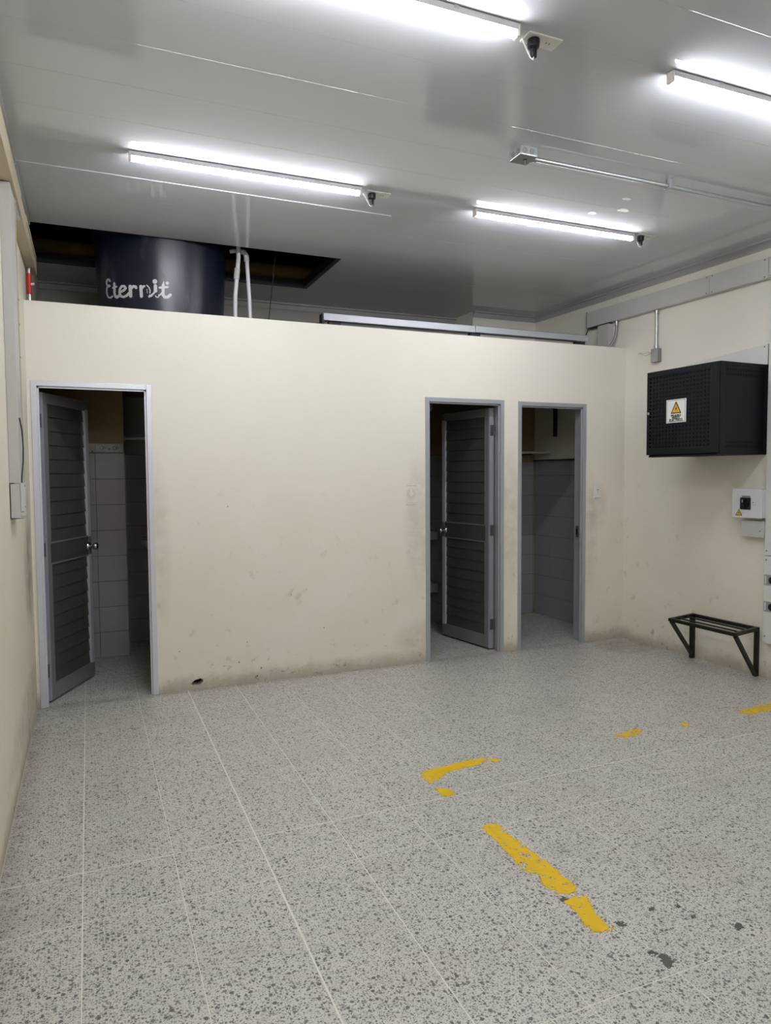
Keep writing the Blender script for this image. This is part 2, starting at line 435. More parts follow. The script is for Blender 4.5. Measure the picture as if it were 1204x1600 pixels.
# ================================================================== CEILING
cb = B()
cb.box(XL-.1, 5.0, YN, 5.12, ZC+.012, ZC+.03)
cb.box(1.815, 5.0, 5.12, 6.06, ZC+.012, ZC+.03)
cb.box(XL-.1, 5.0, 6.06, YB+.05, ZC+.012, ZC+.03)
ceiling = struct(obj('ceiling', cb, M['cornice']))
def panel(x0, x1, y0, y1, z=ZC, rx=0.0):
    g_ = .0004
    key = ('p', round(x1-x0, 3), round(y1-y0, 3))
    if key not in cache:
        b = B(); b.box(-(x1-x0)/2, (x1-x0)/2, -(y1-y0)/2+g_, (y1-y0)/2-g_, 0, .010, bev=.0006)
        m_ = b.mesh('ceiling_panel'); m_.materials.append(M['pvc']); cache[key] = m_
    o = obj('ceiling_panel', cache[key], None, ceiling, ((x0+x1)/2, (y0+y1)/2, z))
    o.rotation_euler = (rx, 0, 0)
PW = .317; yy = 1.957 - PW*17
pe = [1.957 + PW*k for k in range(-16, 11)]
for a, b_ in zip(pe, pe[1:]):
    rx = rnd.uniform(-.0016, .0016)
    if a > 4.15:
        panel(XL, 1.818, a, b_, ZC-.004, rx); panel(1.820, 4.62, a, b_, ZC, rnd.uniform(-.0016, .0016))
    else: panel(XL, 4.74, a, b_, ZC, rx)
yq = pe[-1]
for a, b_ in ((yq, yq+PW), (yq+PW, yq+2*PW), (yq+2*PW, 6.06)): panel(1.820, 4.5, a, b_, ZC, rnd.uniform(-.001, .001))
for a, b_ in ((6.06, 6.36), (6.36, YB)): panel(XL, 4.45, a, b_, ZC)
# metal studs round the opening
struct(obj('trim_4', B().box(1.780, 1.818, 5.13, 6.06, ZC-.004, ZC+.06), M['dark_metal']))
struct(obj('trim_5', B().box(XL, 1.78, 6.03, 6.06, ZC-.003, ZC+.06), M['dark_metal']))
# cornices
def cornice(n, p0, p1, out):
    p0 = Vector(p0); p1 = Vector(p1); out = Vector(out)
    prof = [(0, 0), (.042, 0), (.042, -.012), (.022, -.018), (.016, -.040), (.010, -.058), (0, -.058)]
    b = B(); a = [b.bm.verts.new(p0 + out*d + Vector((0, 0, z))) for d, z in prof]; c = [b.bm.verts.new(p1 + out*d + Vector((0, 0, z))) for d, z in prof]
    k = len(prof)
    for i in range(k): b.bm.faces.new((a[i], a[(i+1) % k], c[(i+1) % k], c[i]))
    b.bm.faces.new(a); b.bm.faces.new(list(reversed(c)))
    struct(obj('trim_%d' % n, b, M['cornice']))
zc = ZC-.0005
p = rwp(-1.30, .001, zc); q = rwp(8.1, .001, zc)
cornice(1, p, q, RN)
cornice(2, (3.63, 6.284, zc), (4.387, 6.284, zc), (0, -1, 0))
cornice(3, (XL+.001, YB-.001, zc-.0005), (3.63, YB-.001, zc-.0005), (0, -1, 0))
cornice(6, (XL+.001, YN+.05, zc), (XL+.001, 4.17, zc), (1, 0, 0))
cornice(7, (XL+.001, 4.18, zc-.0125), (XL+.001, 5.12, zc-.0125), (1, 0, 0))

# ================================================================== TILED LININGS OF THE SMALL ROOMS
def tiling(parent, o0, ud, nd, us, zs, mname='tile', name='tile'):
    """tiles laid on a vertical face: o0 origin, ud along, nd outward normal"""
    ud = Vector(ud); nd = Vector(nd); up = Vector((0, 0, 1))
    R3 = Matrix((ud, up, nd)).transposed() if ud.cross(up).dot(nd) > 0 else Matrix((-ud, up, nd)).transposed()
    e = R3.to_euler()
    for a, b_ in zip(us, us[1:]):
        for c_, d_ in zip(zs, zs[1:]):
            me_ = tile_mesh(b_-a-.003, d_-c_-.003, .006, mname, .0012)
            pos = Vector(o0) + ud*((a+b_)/2) + up*((c_+d_)/2) + nd*.001
            o = obj(name, me_, None, parent, pos, e)
            o.rotation_euler = (e[0]+rnd.uniform(-.002, .002), e[1], e[2]+rnd.uniform(-.002, .002))
Z8 = [.0+.2108*k for k in range(9)]
def backing(parent, o0, ud, nd, u0, u1, z0, z1):
    ud = Vector(ud); nd = Vector(nd); o0 = Vector(o0); P = [o0+ud*u0, o0+ud*u1, o0+ud*u1+nd*.0035, o0+ud*u0+nd*.0035]
    obj('grout_bed', B().prism([(v.x, v.y) for v in P], z0, z1), M['tile_grout'], parent)
stub = bpy.data.objects['wall_stub']; wback = bpy.data.objects['wall_back']; wd2 = bpy.data.objects['wall_divider_2']; wib = bpy.data.objects['wall_inner_back']
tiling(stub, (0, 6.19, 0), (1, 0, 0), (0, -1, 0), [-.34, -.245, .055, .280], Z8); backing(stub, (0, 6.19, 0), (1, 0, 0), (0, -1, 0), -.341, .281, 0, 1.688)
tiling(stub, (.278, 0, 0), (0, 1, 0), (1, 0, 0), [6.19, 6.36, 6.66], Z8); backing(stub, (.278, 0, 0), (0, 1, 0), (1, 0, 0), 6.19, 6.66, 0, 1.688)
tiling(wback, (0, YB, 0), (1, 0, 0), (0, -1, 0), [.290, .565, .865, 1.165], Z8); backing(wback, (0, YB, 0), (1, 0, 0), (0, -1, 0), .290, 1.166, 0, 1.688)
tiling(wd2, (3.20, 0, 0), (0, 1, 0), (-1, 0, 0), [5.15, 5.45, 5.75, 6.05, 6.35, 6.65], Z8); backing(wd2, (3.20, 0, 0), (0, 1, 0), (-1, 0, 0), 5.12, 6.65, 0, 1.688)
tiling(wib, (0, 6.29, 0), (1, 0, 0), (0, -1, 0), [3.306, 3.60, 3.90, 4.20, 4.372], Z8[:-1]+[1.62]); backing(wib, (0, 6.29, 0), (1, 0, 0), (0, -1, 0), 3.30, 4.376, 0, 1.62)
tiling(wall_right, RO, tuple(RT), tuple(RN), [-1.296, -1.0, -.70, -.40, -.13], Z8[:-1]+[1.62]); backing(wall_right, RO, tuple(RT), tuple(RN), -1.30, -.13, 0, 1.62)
# patterned border on the pier
bt = B().box(-.34, .055, 6.179, 6.189, 1.690, 1.762, .001).box(.057, .272, 6.179, 6.189, 1.690, 1.762, .001)
obj('border_tile', bt, M['listello'], stub)
mo = B()
for cx_ in (.11, .21):
    for k in range(10):
        a0 = PI*.25*k; r_ = .024-.0016*k
        mo.cyl((cx_+r_*math.cos(a0), 6.1785, 1.727+r_*.7*math.sin(a0)), (cx_+r_*math.cos(a0), 6.1795, 1.727+r_*.7*math.sin(a0)), .0045, 8)
mo.cyl((.165, 6.1785, 1.72), (.165, 6.1795, 1.72), .008, 8).cyl((.035, 6.1785, 1.70), (.035, 6.1795, 1.70), .006, 8)
obj('border_motif', mo, M['motif'], stub)

# ================================================================== DOORS
def door(n, x0, x1, zt, hinge, pivot, ang, lw, knob):
    root = bpy.data.objects.new('door_%d' % n, None); C.objects.link(root); struct(root)
    root.location = ((x0+x1)/2, YP, 0)
    ox, oy = root.location.x, root.location.y
    fw = .034
    f = B(); a, b_ = x0-ox, x1-ox; ya, yb = -.006, YP2-YP+.006
    # pressed frame: face, then a rebate step set back
    for s, xa in ((1, a), (-1, b_)):
        f.box(min(xa, xa+s*fw), max(xa, xa+s*fw), ya, ya+.045, 0, zt, .002)
        f.box(min(xa, xa+s*(fw-.012)), max(xa, xa+s*(fw-.012)), ya+.045, yb, 0, zt, .002)
        f.box(min(xa+s*fw, xa+s*(fw+.012)), max(xa+s*fw, xa+s*(fw+.012)), ya+.018, ya+.030, 0, zt-fw, .001)
    f.box(a+fw, b_-fw, ya, ya+.045, zt-fw, zt, .002); f.box(a+fw-.012, b_-fw+.012, ya+.045, yb, zt-fw+.012, zt, .002)
    f.box(a+fw, b_-fw, ya+.018, ya+.030, zt-fw-.012, zt-fw, .001)
    obj('door_frame', f, M['alu_light'] if n == 1 else M['alu'], root)
    # leaf: X along the leaf from the hinge, Y through it
    T = .042; z0, z1 = .015, 2.045
    L = B(); sw = .058
    L.box(0, sw, -T/2, T/2, z0, z1, .003); L.box(lw-sw*.75, lw, -T/2, T/2, z0, z1, .003)
    L.box(sw, lw-sw*.75, -T/2, T/2, z0, z0+.095, .003); L.box(sw, lw-sw*.75, -T/2, T/2, z1-.06, z1, .003)
    for za, zb in ((z0+.095, .925), (1.055, z1-.06)):      # glazing beads
        for yy_ in (-1, 1):
            L.box(sw, lw-sw*.75, min(yy_*T/2, yy_*(T/2-.01)), max(yy_*T/2, yy_*(T/2-.01)), za, za+.010, .001)
            L.box(sw, lw-sw*.75, min(yy_*T/2, yy_*(T/2-.01)), max(yy_*T/2, yy_*(T/2-.01)), zb-.010, zb, .001)
            L.box(sw, sw+.010, min(yy_*T/2, yy_*(T/2-.01)), max(yy_*T/2, yy_*(T/2-.01)), za+.01, zb-.01, .001)
    leaf = obj('door_leaf', L, M['leaf'], root, (pivot[0]-ox, pivot[1]-oy, 0), (0, 0, ang))
    obj('hinge_edge', B().box(-.0012, .016, -T/2-.001, T/2+.001, z0+.001, z1-.001, .0008), M['alu'], leaf)
    obj('middle_rail', B().box(sw, lw-sw*.75, -T/2+.003, T/2-.003, .925, 1.055, .003), M['slat'], leaf)
    # closing stile strip, paler colour paints the light it catches
    obj('edge_strip', B().box(lw-sw*.75-.006, lw-.006, -T/2-.0015, T/2+.0015, z0+.1, .925, .001).box(lw-sw*.75-.006, lw-.006, -T/2-.0015, T/2+.0015, 1.055, z1-.06, .001), M['alu_light'], leaf)
    for za, zb, cnt in ((z0+.105, .925, 9), (1.055, z1-.06, 10)):
        h = (zb-za)/cnt
        sb = B(); W_ = lw-sw*1.75-.014
        # lapped slat: lower lip proud, upper edge tucked back
        pr = [(-.004, 0), (-.012, 0), (-.012, .006), (-.005, h-.002), (.005, h-.002), (.012, .006), (.012, 0), (.004, 0)]
        va = [sb.bm.verts.new((0, y, z)) for y, z in pr]; vb = [sb.bm.verts.new((W_, y, z)) for y, z in pr]
        kk = len(pr)
        for i in range(kk): sb.bm.faces.new((va[i], va[(i+1) % kk], vb[(i+1) % kk], vb[i]))
        sb.bm.faces.new(list(reversed(va))); sb.bm.faces.new(vb)
        ms = sb.mesh('slat'); ms.materials.append(M['slat'])
        for k in range(cnt): obj('slat', ms, None, leaf, (sw+.001, 0, za+h*k))
    for hz in (.22, 1.02, 1.86):
        hb = B(); s = 1
        hb.box(-.003, -.0002, -T/2+.003, T/2-.003, hz-.045, hz+.045, .0006)
        hb.cyl((-.006, hinge*T/2, hz-.045), (-.006, hinge*T/2, hz-.016), .006, 10).cyl((-.006, hinge*T/2, hz-.014), (-.006, hinge*T/2, hz+.014), .006, 10).cyl((-.006, hinge*T/2, hz+.016), (-.006, hinge*T/2, hz+.045), .006, 10)
        for zz_ in (-.03, 0, .03): hb.cyl((-.0045, .0, hz+zz_), (-.003, .0, hz+zz_), .005, 8)
        obj('hinge', hb, M['hinge'], leaf, smooth=True)
    kb = B()
    kx = lw-.045; kz = knob
    if not knob:
        obj('latch', B().box(lw-.001, lw+.002, -.012, .012, .93, 1.04, .001), M['black_plastic'], leaf)
        kb.bm.free(); return root
    for s in (-1, 1):
        kb.cyl((kx, s*T/2, kz), (kx, s*(T/2+.008), kz), .030, 24, .026)
        kb.cyl((kx, s*(T/2+.008), kz), (kx, s*(T/2+.034), kz), .010, 16)
        prof = [(.010, .030), (.020, .036), (.0265, .046), (.0265, .058), (.021, .066), (.008, .069)]
        prev = None
        for (ra, da), (rb, db) in zip(prof, prof[1:]):
            kb.cyl((kx, s*(T/2+da), kz), (kx, s*(T/2+db), kz), ra, 24, rb, cap=(db == .069))
    obj('handle', kb, M['chrome'], leaf, smooth=True)
    return root
A1 = math.atan2(.566, .274)
door(1, -.321, .406, 2.108, 1, (-.284, 5.075), A1, .632, .985)
door(2, 2.451, 3.174, 2.103, -1, (3.118, 5.085), math.atan2(.675, -.113), .665, .985)
d3 = door(3, 3.311, 4.012, 2.098, 1, (3.352, 5.135), math.radians(91), .60, .985)
obj('strike_plate', B().box(.3505-.0385, .3505-.0335, .052, .082, .93, 1.03, .001), M['hinge'], d3)
obj('strike_hole', B().box(.3505-.0392, .3505-.0375, .058, .078, .955, 1.005), M['ink'], d3)

# ================================================================== IN THE SMALL ROOMS
t = thing('shower_rail', 'pale horizontal rail high up behind the tiled pier in the left doorway', 'rail', (.29, 6.40, 1.82))
obj('rail', B().cyl((.0, 0, 0), (1.31, 0, 0), .012, 14), M['pvc_pipe'], t, smooth=True)
obj('end_flange', B().cyl((.0, 0, 0), (.008, 0, 0), .026, 16), M['white_plastic'], t)
obj('end_flange', B().cyl((1.302, 0, 0), (1.31, 0, 0), .026, 16), M['white_plastic'], t)
t = thing('wash_basin', 'small white ceramic basin on the back wall of the left room', 'sink', (.62, 6.64, .78))
bb = B()
prof = []
for r_, z_ in ((.05, 0), (.11, .01), (.17, .07), (.20, .15), (.205, .165), (.19, .168), (.16, .10), (.08, .045), (.001, .04)): prof.append((r_, z_))
bb.lathe(prof, 0, -.21, 40)
obj('bowl', bb, M['ceramic'], t, smooth=True)
obj('wall_ledge', B().box(-.2, .2, -.09, -.012, .10, .168, .01), M['ceramic'], t)
obj('tap', B().cyl((0, -.05, .165), (0, -.05, .22), .012, 14).cyl((0, -.05, .21), (0, -.14, .20), .009, 12), M['chrome'], t, smooth=True)
for z_, lab in ((.845, 'upper concrete shelf inside the middle doorway'), (.32, 'lower concrete shelf inside the middle doorway')):
    th = .085
    o = obj('concrete_shelf', B().box(2.05, 3.185, 6.20, 6.64, z_, z_+th, .004), M['concrete']); tag(o, lab, 'shelf', None)
t = obj('slanting_pipe', B().tube([(2.9, 6.35, 1.93), (3.19, 6.35, 2.15), (3.19, 6.35, 2.195)], .012), M['pvc_pipe'], smooth=True)
tag(t, 'thin pale pipe slanting under the ceiling of the middle room', 'pipe')
t = thing('wall_shelf', 'thin pale shelf board at head height inside the right doorway', 'shelf', (3.85, 6.28, 1.70))
obj('board', B().box(-.545, .528, -.29, -.0, 0, .018, .002), M['duct'], t)
obj('bracket', B().box(-.35, -.335, -.22, -.0, -.015, -.0, .001).box(-.35, -.335, -.015, -.0, -.14, -.015, .001), M['hinge'], t)
obj('bracket', B().box(.335, .35, -.22, -.0, -.015, -.0, .001).box(.335, .35, -.015, -.0, -.14, -.015, .001), M['hinge'], t)
t = thing('towel_rail', 'dark brown horizontal rail above the tiles inside the right doorway', 'rail', rwp(-.13, 0, 1.632), RWZ)
obj('bar', B().cyl((.03, 0, 0), (.03, -1.15, 0), .008, 12), M['rust'], t, smooth=True)
for yy_ in (-.05, -1.1): obj('bracket', B().cyl((.0005, yy_, 0), (.03, yy_, 0), .006, 10), M['rust'], t)
t = obj('vent_pipe', B().tube([rwp(-.93, .03, 1.87), rwp(-.93, .03, 2.14), rwp(-.95, .03, 2.17), rwp(-.99, .03, 2.18)], .022, 14), M['black_plastic'], smooth=True)
tag(t, 'short black pipe hanging on the upper right wall inside the right doorway', 'pipe')

# ================================================================== WATER TANK
TCX, TCY = .555, 5.62
def trad(z): return .430 + (z-2.33)*.050/1.0
t = thing('water_tank', 'dark navy plastic water tank with white brand lettering, standing above the left room', 'tank', (TCX, TCY, 2.331))
prof = [(.415, 0), (.430, .015)]
for k in range(1, 10): prof.append((trad(2.33+.1*k), .1*k))
prof += [(.492, .93), (.497, .95), (.492, .975)]
obj('shell', B().lathe(prof, n=96), M['tank'], t, smooth=True)
obj('lid', B().lathe([(.50, .975), (.505, .985), (.50, 1.01), (.40, 1.05), (.22, 1.09), (.215, 1.12), (.05, 1.135)], n=64), M['tank'], t, smooth=True)
def interp(v, T):
    if v <= T[0][0]: (a, fa), (b, fb_) = T[0], T[1]
    else:
        for (a, fa), (b, fb_) in zip(T, T[1:]):
            if v <= b: break
    return fa + (fb_-fa)*(v-a)/(b-a)
TH = [(140, -63.0), (240, -53.4), (600, -27.0), (860, -11.5), (1090, 2.1)]
ZT_ = [(140, 2.894), (240, 2.881), (600, 2.864), (860, 2.866), (1090, 2.874)]
def tp(x, y, lift=.0018):
    th = math.radians(interp(x, TH)); z = interp(x, ZT_) - .000476*(y-50)
    r = trad(z)+lift
    return Vector((r*math.sin(th), -r*math.cos(th), z-2.33))
lb = B()
def stroke(pts, wd, closed=False):
    # resample, then ribbon with round joints, laid on the shell
    Pn = []
    for (a, b), (c, d) in zip(pts, pts[1:]):
        n = max(1, int(math.hypot(c-a, d-b)/18))
        for k in range(n): Pn.append((a+(c-a)*k/n, b+(d-b)*k/n))
    Pn.append(pts[-1])
    h = wd/2
    for (a, b), (c, d) in zip(Pn, Pn[1:]):
        L_ = math.hypot(c-a, d-b) or 1; nx, ny = -(d-b)/L_*h, (c-a)/L_*h
        lb.bm.faces.new([lb.bm.verts.new(tp(*q)) for q in ((a+nx, b+ny), (c+nx, d+ny), (c-nx, d-ny), (a-nx, b-ny))])
    for (a, b) in Pn:
        lb.bm.faces.new([lb.bm.verts.new(tp(a+h*math.cos(PI*k/5), b+h*math.sin(PI*k/5), .0015)) for k in range(10)])
def disc(x, y, r): lb.bm.faces.new([lb.bm.verts.new(tp(x+r*math.cos(PI*k/8), y+r*math.sin(PI*k/8))) for k in range(16)])
stroke([(217, 92), (212, 72), (198, 64), (180, 74), (168, 100), (166, 132), (178, 158), (198, 168), (214, 160), (206, 150), (190, 158), (168, 186), (158, 235), (162, 290), (182, 326), (212, 330), (240, 308)], 26)
stroke([(285, 128), (284, 200), (278, 262), (290, 312), (316, 326), (348, 304)], 40)
stroke([(255, 188), (318, 172)], 28); stroke([(286, 112), (285, 150)], 16)
stroke([(366, 256), (424, 228), (452, 196), (434, 168), (398, 168), (366, 212), (358, 266), (380, 314), (418, 322), (462, 300), (496, 262)], 34)
stroke([(512, 168), (512, 308)], 44); stroke([(520, 205), (552, 166), (580, 168), (584, 188)], 34)
stroke([(654, 168), (656, 306)], 46); stroke([(662, 205), (690, 168), (704, 166)], 32)
stroke([(742, 152), (772, 186), (786, 226), (782, 262)], 17); stroke([(740, 205), (746, 262)], 9)
stroke([(768, 314), (806, 292), (838, 262), (852, 236)], 26); stroke([(780, 300), (800, 300)], 34)
stroke([(862, 160), (862, 232)], 50); disc(857, 98, 34)
stroke([(858, 300), (870, 318), (892, 322), (908, 308)], 14); stroke([(866, 244), (880, 232)], 18)
stroke([(972, 150), (968, 240), (968, 292), (992, 322), (1034, 322), (1072, 288)], 42); stroke([(922, 186), (1034, 178)], 32)
stroke([(980, 106), (972, 150)], 18); stroke([(908, 292), (934, 284), (952, 256)], 20)
disc(1030, 122, 24)
obj('lettering', lb, M['lettering'], t, label='white script lettering reading Eternit, partly worn away')
obj('scratch', B().tube([tp(968, 0-40, .001), tp(990, 10, .001), tp(1010, 70, .001)], .0022, 6), M['grey_ink'], t)

# pipes behind the partition
t = thing('water_pipe', 'nearer white plastic pipe rising straight beside the navy tank', 'pipe', (1.03, 5.30, 2.33), 0, 'white pipes beside the tank')
obj('riser', B().tube([(0, 0, 0), (.012, 0, .5), (.04, 0, .78), (.04, 0, 1.2)], .0155, 12), M['pvc_pipe'], t, smooth=True)
obj('coupling', B().cyl((.022, 0, .62), (.030, 0, .70), .021, 14), M['duct'], t, smooth=True)
t = thing('water_pipe', 'white plastic pipe with an elbow at the top, second beside the tank', 'pipe', (1.165, 5.33, 2.33), 0, 'white pipes beside the tank')
obj('riser', B().tube([(0, 0, 0), (-.012, 0, .5), (-.028, 0, .79)], .0145, 12), M['pvc_pipe'], t, smooth=True)
obj('elbow', B().tube([(-.028, 0, .77), (-.03, 0, .81), (-.045, 0, .832), (-.075, 0, .835)], .020, 12), M['duct'], t, smooth=True)
obj('branch', B().tube([(-.07, 0, .835), (-.12, .0, .835), (-.15, .01, .83)], .0145, 12), M['duct'], t, smooth=True)
t = obj('hanging_cable', B().tube([(1.355, 5.3, 3.9), (1.349, 5.3, 3.16), (1.325, 5.3, 2.95), (1.293, 5.3, 2.69), (1.28, 5.3, 2.334)], .003, 6), M['black_plastic'])
tag(t, 'thin black cable hanging from the dark ceiling opening, right of the white pipes', 'cable')
t = obj('roof_beam', B().cyl((XL-.01, 6.19, 3.29), (2.19, 6.19, 3.29), .072, 16), M['beam'], smooth=True)
tag(t, 'brown timber beam lying in the dark roof space behind the tank', 'beam')
# pole with red sleeve
t = thing('metal_pole', 'galvanised pole with a red sleeve rising behind the partition at the left wall', 'pole', (-.322, 5.2, 2.33))
obj('tube', B().cyl((0, 0, 0), (0, 0, .555), .0125, 16), M['galv'], t, smooth=True)
obj('cap', B().cyl((0, 0, .545), (0, 0, .572), .0165, 16), M['galv'], t, smooth=True)
obj('sleeve', B().cyl((0, 0, .36), (0, 0, .495), .0155, 16), M['red'], t, smooth=True)
obj('valve', B().cyl((.012, -.004, .425), (.032, -.008, .43), .008, 12), M['white_plastic'], t, smooth=True)

# ================================================================== CHANNEL ON TOP OF THE PARTITION
t = thing('aluminium_channel', 'long pale aluminium channel lying along the top of the partition', 'channel', (1.63, 5.0, 2.605))
def chan(x0, x1, dz):
    b = B(); b.box(x0, x1, 0, .0025, .034+dz, .086+dz, .0005).box(x0, x1, 0, .075, .083+dz, .086+dz, .0005).box(x0, x1, .0725, .075, .034+dz, .083+dz, .0005).box(x0, x1, .002, .014, .034+dz, .0365+dz)
    return b
obj('profile', chan(0, 1.28, 0), M['alu'], t)
obj('profile', chan(1.284, 2.405, .002), M['alu'], t)
obj('base_strip', B().box(.02, 2.38, .01, .085, .0005, .008, .001), M['galv_dark'], t)
for x_ in (.05, 1.25, 2.3): obj('packer', B().box(x_, x_+.09, .02, .07, .008, .034, .001), M['dark_metal'], t)
obj('end_bracket', B().box(-.012, .004, .002, .07, .0, .082, .001).box(-.05, -.012, .01, .06, .0, .012, .001), M['dark_metal'], t)

# ================================================================== LED BATTENS
def batten():
    t = thing('led_batten', 'x', 'light', (0, 0, ZC), 0, 'LED battens on the ceiling')
    Lh = .625
    b = B()
    pr = [(-.019, -.004), (.019, -.004), (.017, -.026), (-.017, -.026)]
    va = [b.bm.verts.new((-Lh, y, z)) for y, z in pr]; vb = [b.bm.verts.new((Lh, y, z)) for y, z in pr]
    for i in range(4): b.bm.faces.new((va[i], va[(i+1) % 4], vb[(i+1) % 4], vb[i]))
    b.bm.faces.new(list(reversed(va))); b.bm.faces.new(vb)
    obj('housing', b, M['batten'], t)
    b = B(); n = 10; R_ = .0165
    va = []; vb = []
    for k in range(n+1):
        a = PI*k/n; y, z = R_*math.cos(a), -.0262 - .022*math.sin(a)
        va.append(b.bm.verts.new((-Lh+.014, y, z))); vb.append(b.bm.verts.new((Lh-.014, y, z)))
    for k in range(n): b.bm.faces.new((va[k], va[k+1], vb[k+1], vb[k]))
    b.bm.faces.new(va); b.bm.faces.new(list(reversed(vb))); b.bm.faces.new((va[0], vb[0], vb[-1], va[-1]))
    obj('diffuser', b, M['diffuser'], t, smooth=False)
    for s in (-1, 1):
        b = B(); b.box(s*Lh-.014 if s > 0 else -Lh-.001, Lh+.001 if s > 0 else -Lh+.014, -.0185, .0185, -.048, -.005, .006)
        obj('end_cap', b, M['endcap'], t)
    for s in (-.36, .36):
        obj('mounting_clip', B().box(s-.01, s+.01, -.021, .021, -.012, -.0, .001), M['galv'], t)
    return t
b0 = batten()
spots = [(.857, 3.845, 'LED batten on the ceiling above the left doorway, end plug at its right', -.012),
         (2.870, 3.870, 'LED batten on the ceiling in front of the two right doorways', -.004),
         (2.860, 2.268, 'LED batten cut by the right picture edge, near the galvanised conduit', -.006),
         (.872, 2.266, 'LED batten cut by the top picture edge, nearest the camera', -.006)]
for i, (x, y, lab, rz) in enumerate(spots):
    o = b0 if i == 0 else copy_tree(b0)
    o.location = (x, y, ZC); o.rotation_euler = (0, 0, rz); o['label'] = lab
for (x, y, w_) in ((.87, .68, 'left'), (.87, -.92, 'left'), (.87, -2.4, 'left')):  # unseen battens, left side only, added to brighten the lower walls
    o = copy_tree(b0); o.location = (x, y, ZC); o.rotation_euler = (0, 0, 0)
    o['label'] = 'LED batten on the ceiling behind the camera, %s one at %s' % (w_, 'the first row back' if y > 0 else ('the second row back' if y > -2 else 'the rear wall'))
def outlet(x, y, lab, lab2, mid=None):
    t = thing('ceiling_outlet', lab, 'outlet', (x, y, ZC), 0, 'outlets on the ceiling')
    obj('plate', B().box(-.075, .075, -.035, .035, -.008, -.0005, .003), M['white_plastic'], t)
    for s in (-.032, .034):
        for k in (-1, 1): obj('slot', B().box(s-.006 + k*.007, s-.003 + k*.007, -.005, .005, -.0085, -.0078), M['socket_dark'], t)
    p_ = thing('power_plug', lab2, 'plug', (x-.034, y, ZC-.0085), 0, 'black plugs in the ceiling outlets')
    obj('plug_body', B().lathe([(.012, -.062), (.0125, -.048), (.013, -.036), (.0215, -.028), (.0235, -.014), (.0235, -.001), (.019, 0)], n=20), M['black_plastic'], p_, smooth=True)
    obj('cord', B().tube([(0, 0, -.062), (-.002, .0, -.072), (-.012, .003, -.066), (-.03, .004, -.035), (-.045, .003, -.012), (-.052, .0, -.004)], .003, 8), M['white_plastic'], p_, smooth=True)
outlet(1.600, 3.88, 'white outlet plate at the right end of the left far batten', 'black plug at the right end of the left far batten')
outlet(3.60, 3.87, 'white outlet plate at the right end of the right far batten', 'black plug at the right end of the right far batten')
outlet(1.625, 2.30, 'white outlet plate at the end of the batten cut by the top edge', 'black plug at the end of the batten cut by the top edge')
# torn tape / paint scraps on the ceiling
for x, y, s, lab in ((3.13, 3.55, .030, 'largest white paint scrap on the ceiling above the right far batten'), (3.02, 3.40, .018, 'small white paint scrap nearer the camera, above the right far batten'), (2.98, 3.66, .022, 'white paint scrap close to the right far batten')):
    rr = random.Random(int(x*100)); pl_ = [(s*1.5*math.cos(2*PI*k/11)*rr.uniform(.7, 1.2), s*math.sin(2*PI*k/11)*rr.uniform(.6, 1.2)) for k in range(11)]
    o = obj('paint_scrap', B().prism(pl_, -.0012, -.0002), M['sign_white'], None, (x, y, ZC)); tag(o, lab, 'paint')

# ================================================================== JUNCTION BOX AND CONDUIT
t = thing('junction_box', 'square galvanised junction box with knockouts on the ceiling', 'junction box', (2.079, 3.09, ZC))
hb = .050; zb = -.049
obj('box', B().box(-hb, hb, -hb, hb, zb+.002, -.0005, .003), M['galv'], t)
obj('cover', B().box(-hb-.001, hb+.001, -hb-.001, hb+.001, zb-.001, zb+.0015, .0008).cyl((.01, .0, zb-.0015), (.01, 0, zb-.0005), .004, 10), M['galv_dark'], t)
obj('cover_hole', B().cyl((.006, -.006, zb-.0022), (.006, -.006, zb-.0008), .010, 18), M['ink'], t)
for dx in (-.024, .018):
    obj('knockout', B().cyl((dx, -hb-.0022, -.026), (dx, -hb+.0002, -.026), .0145, 20).cyl((dx, -hb-.003, -.026), (dx, -hb, -.026), .010, 20), M['galv_dark'], t, smooth=True)
    obj('knockout', B().cyl((-hb-.0022, dx, -.026), (-hb+.0002, dx, -.026), .0145, 20).cyl((-hb-.003, dx, -.026), (-hb, dx, -.026), .010, 20), M['galv_dark'], t, smooth=True)
obj('loose_wire', B().tube([(.006, -.006, zb), (.004, -.008, zb-.02), (.006, -.006, zb-.036)], .0012, 6), M['wire'], t)
t = thing('ceiling_conduit', 'galvanised conduit running along the ceiling from the junction box to the right wall', 'conduit', (2.13, 3.09, ZC))
endx = 4.505-2.13
obj('pipe', B().tube([(.0, .0, -.036), (.9, .0, -.036), (endx, .01, -.036)], .0115, 16), M['galv'], t, smooth=True)
obj('connector', B().cyl((.0005, 0, -.036), (.022, 0, -.036), .0165, 18), M['galv_dark'], t, smooth=True)
for cx_ in (.91, 1.95):
    obj('strap', B().box(cx_-.010, cx_+.010, -.016, .016, -.051, -.047, .001).box(cx_-.010, cx_+.010, -.0165, -.0125, -.049, -.001, .0005).box(cx_-.010, cx_+.010, .0125, .0165, -.049, -.001, .0005).box(cx_-.010, cx_+.010, -.036, -.016, -.004, -.0005, .0005).box(cx_-.010, cx_+.010, .016, .036, -.004, -.0005, .0005), M['galv'], t)

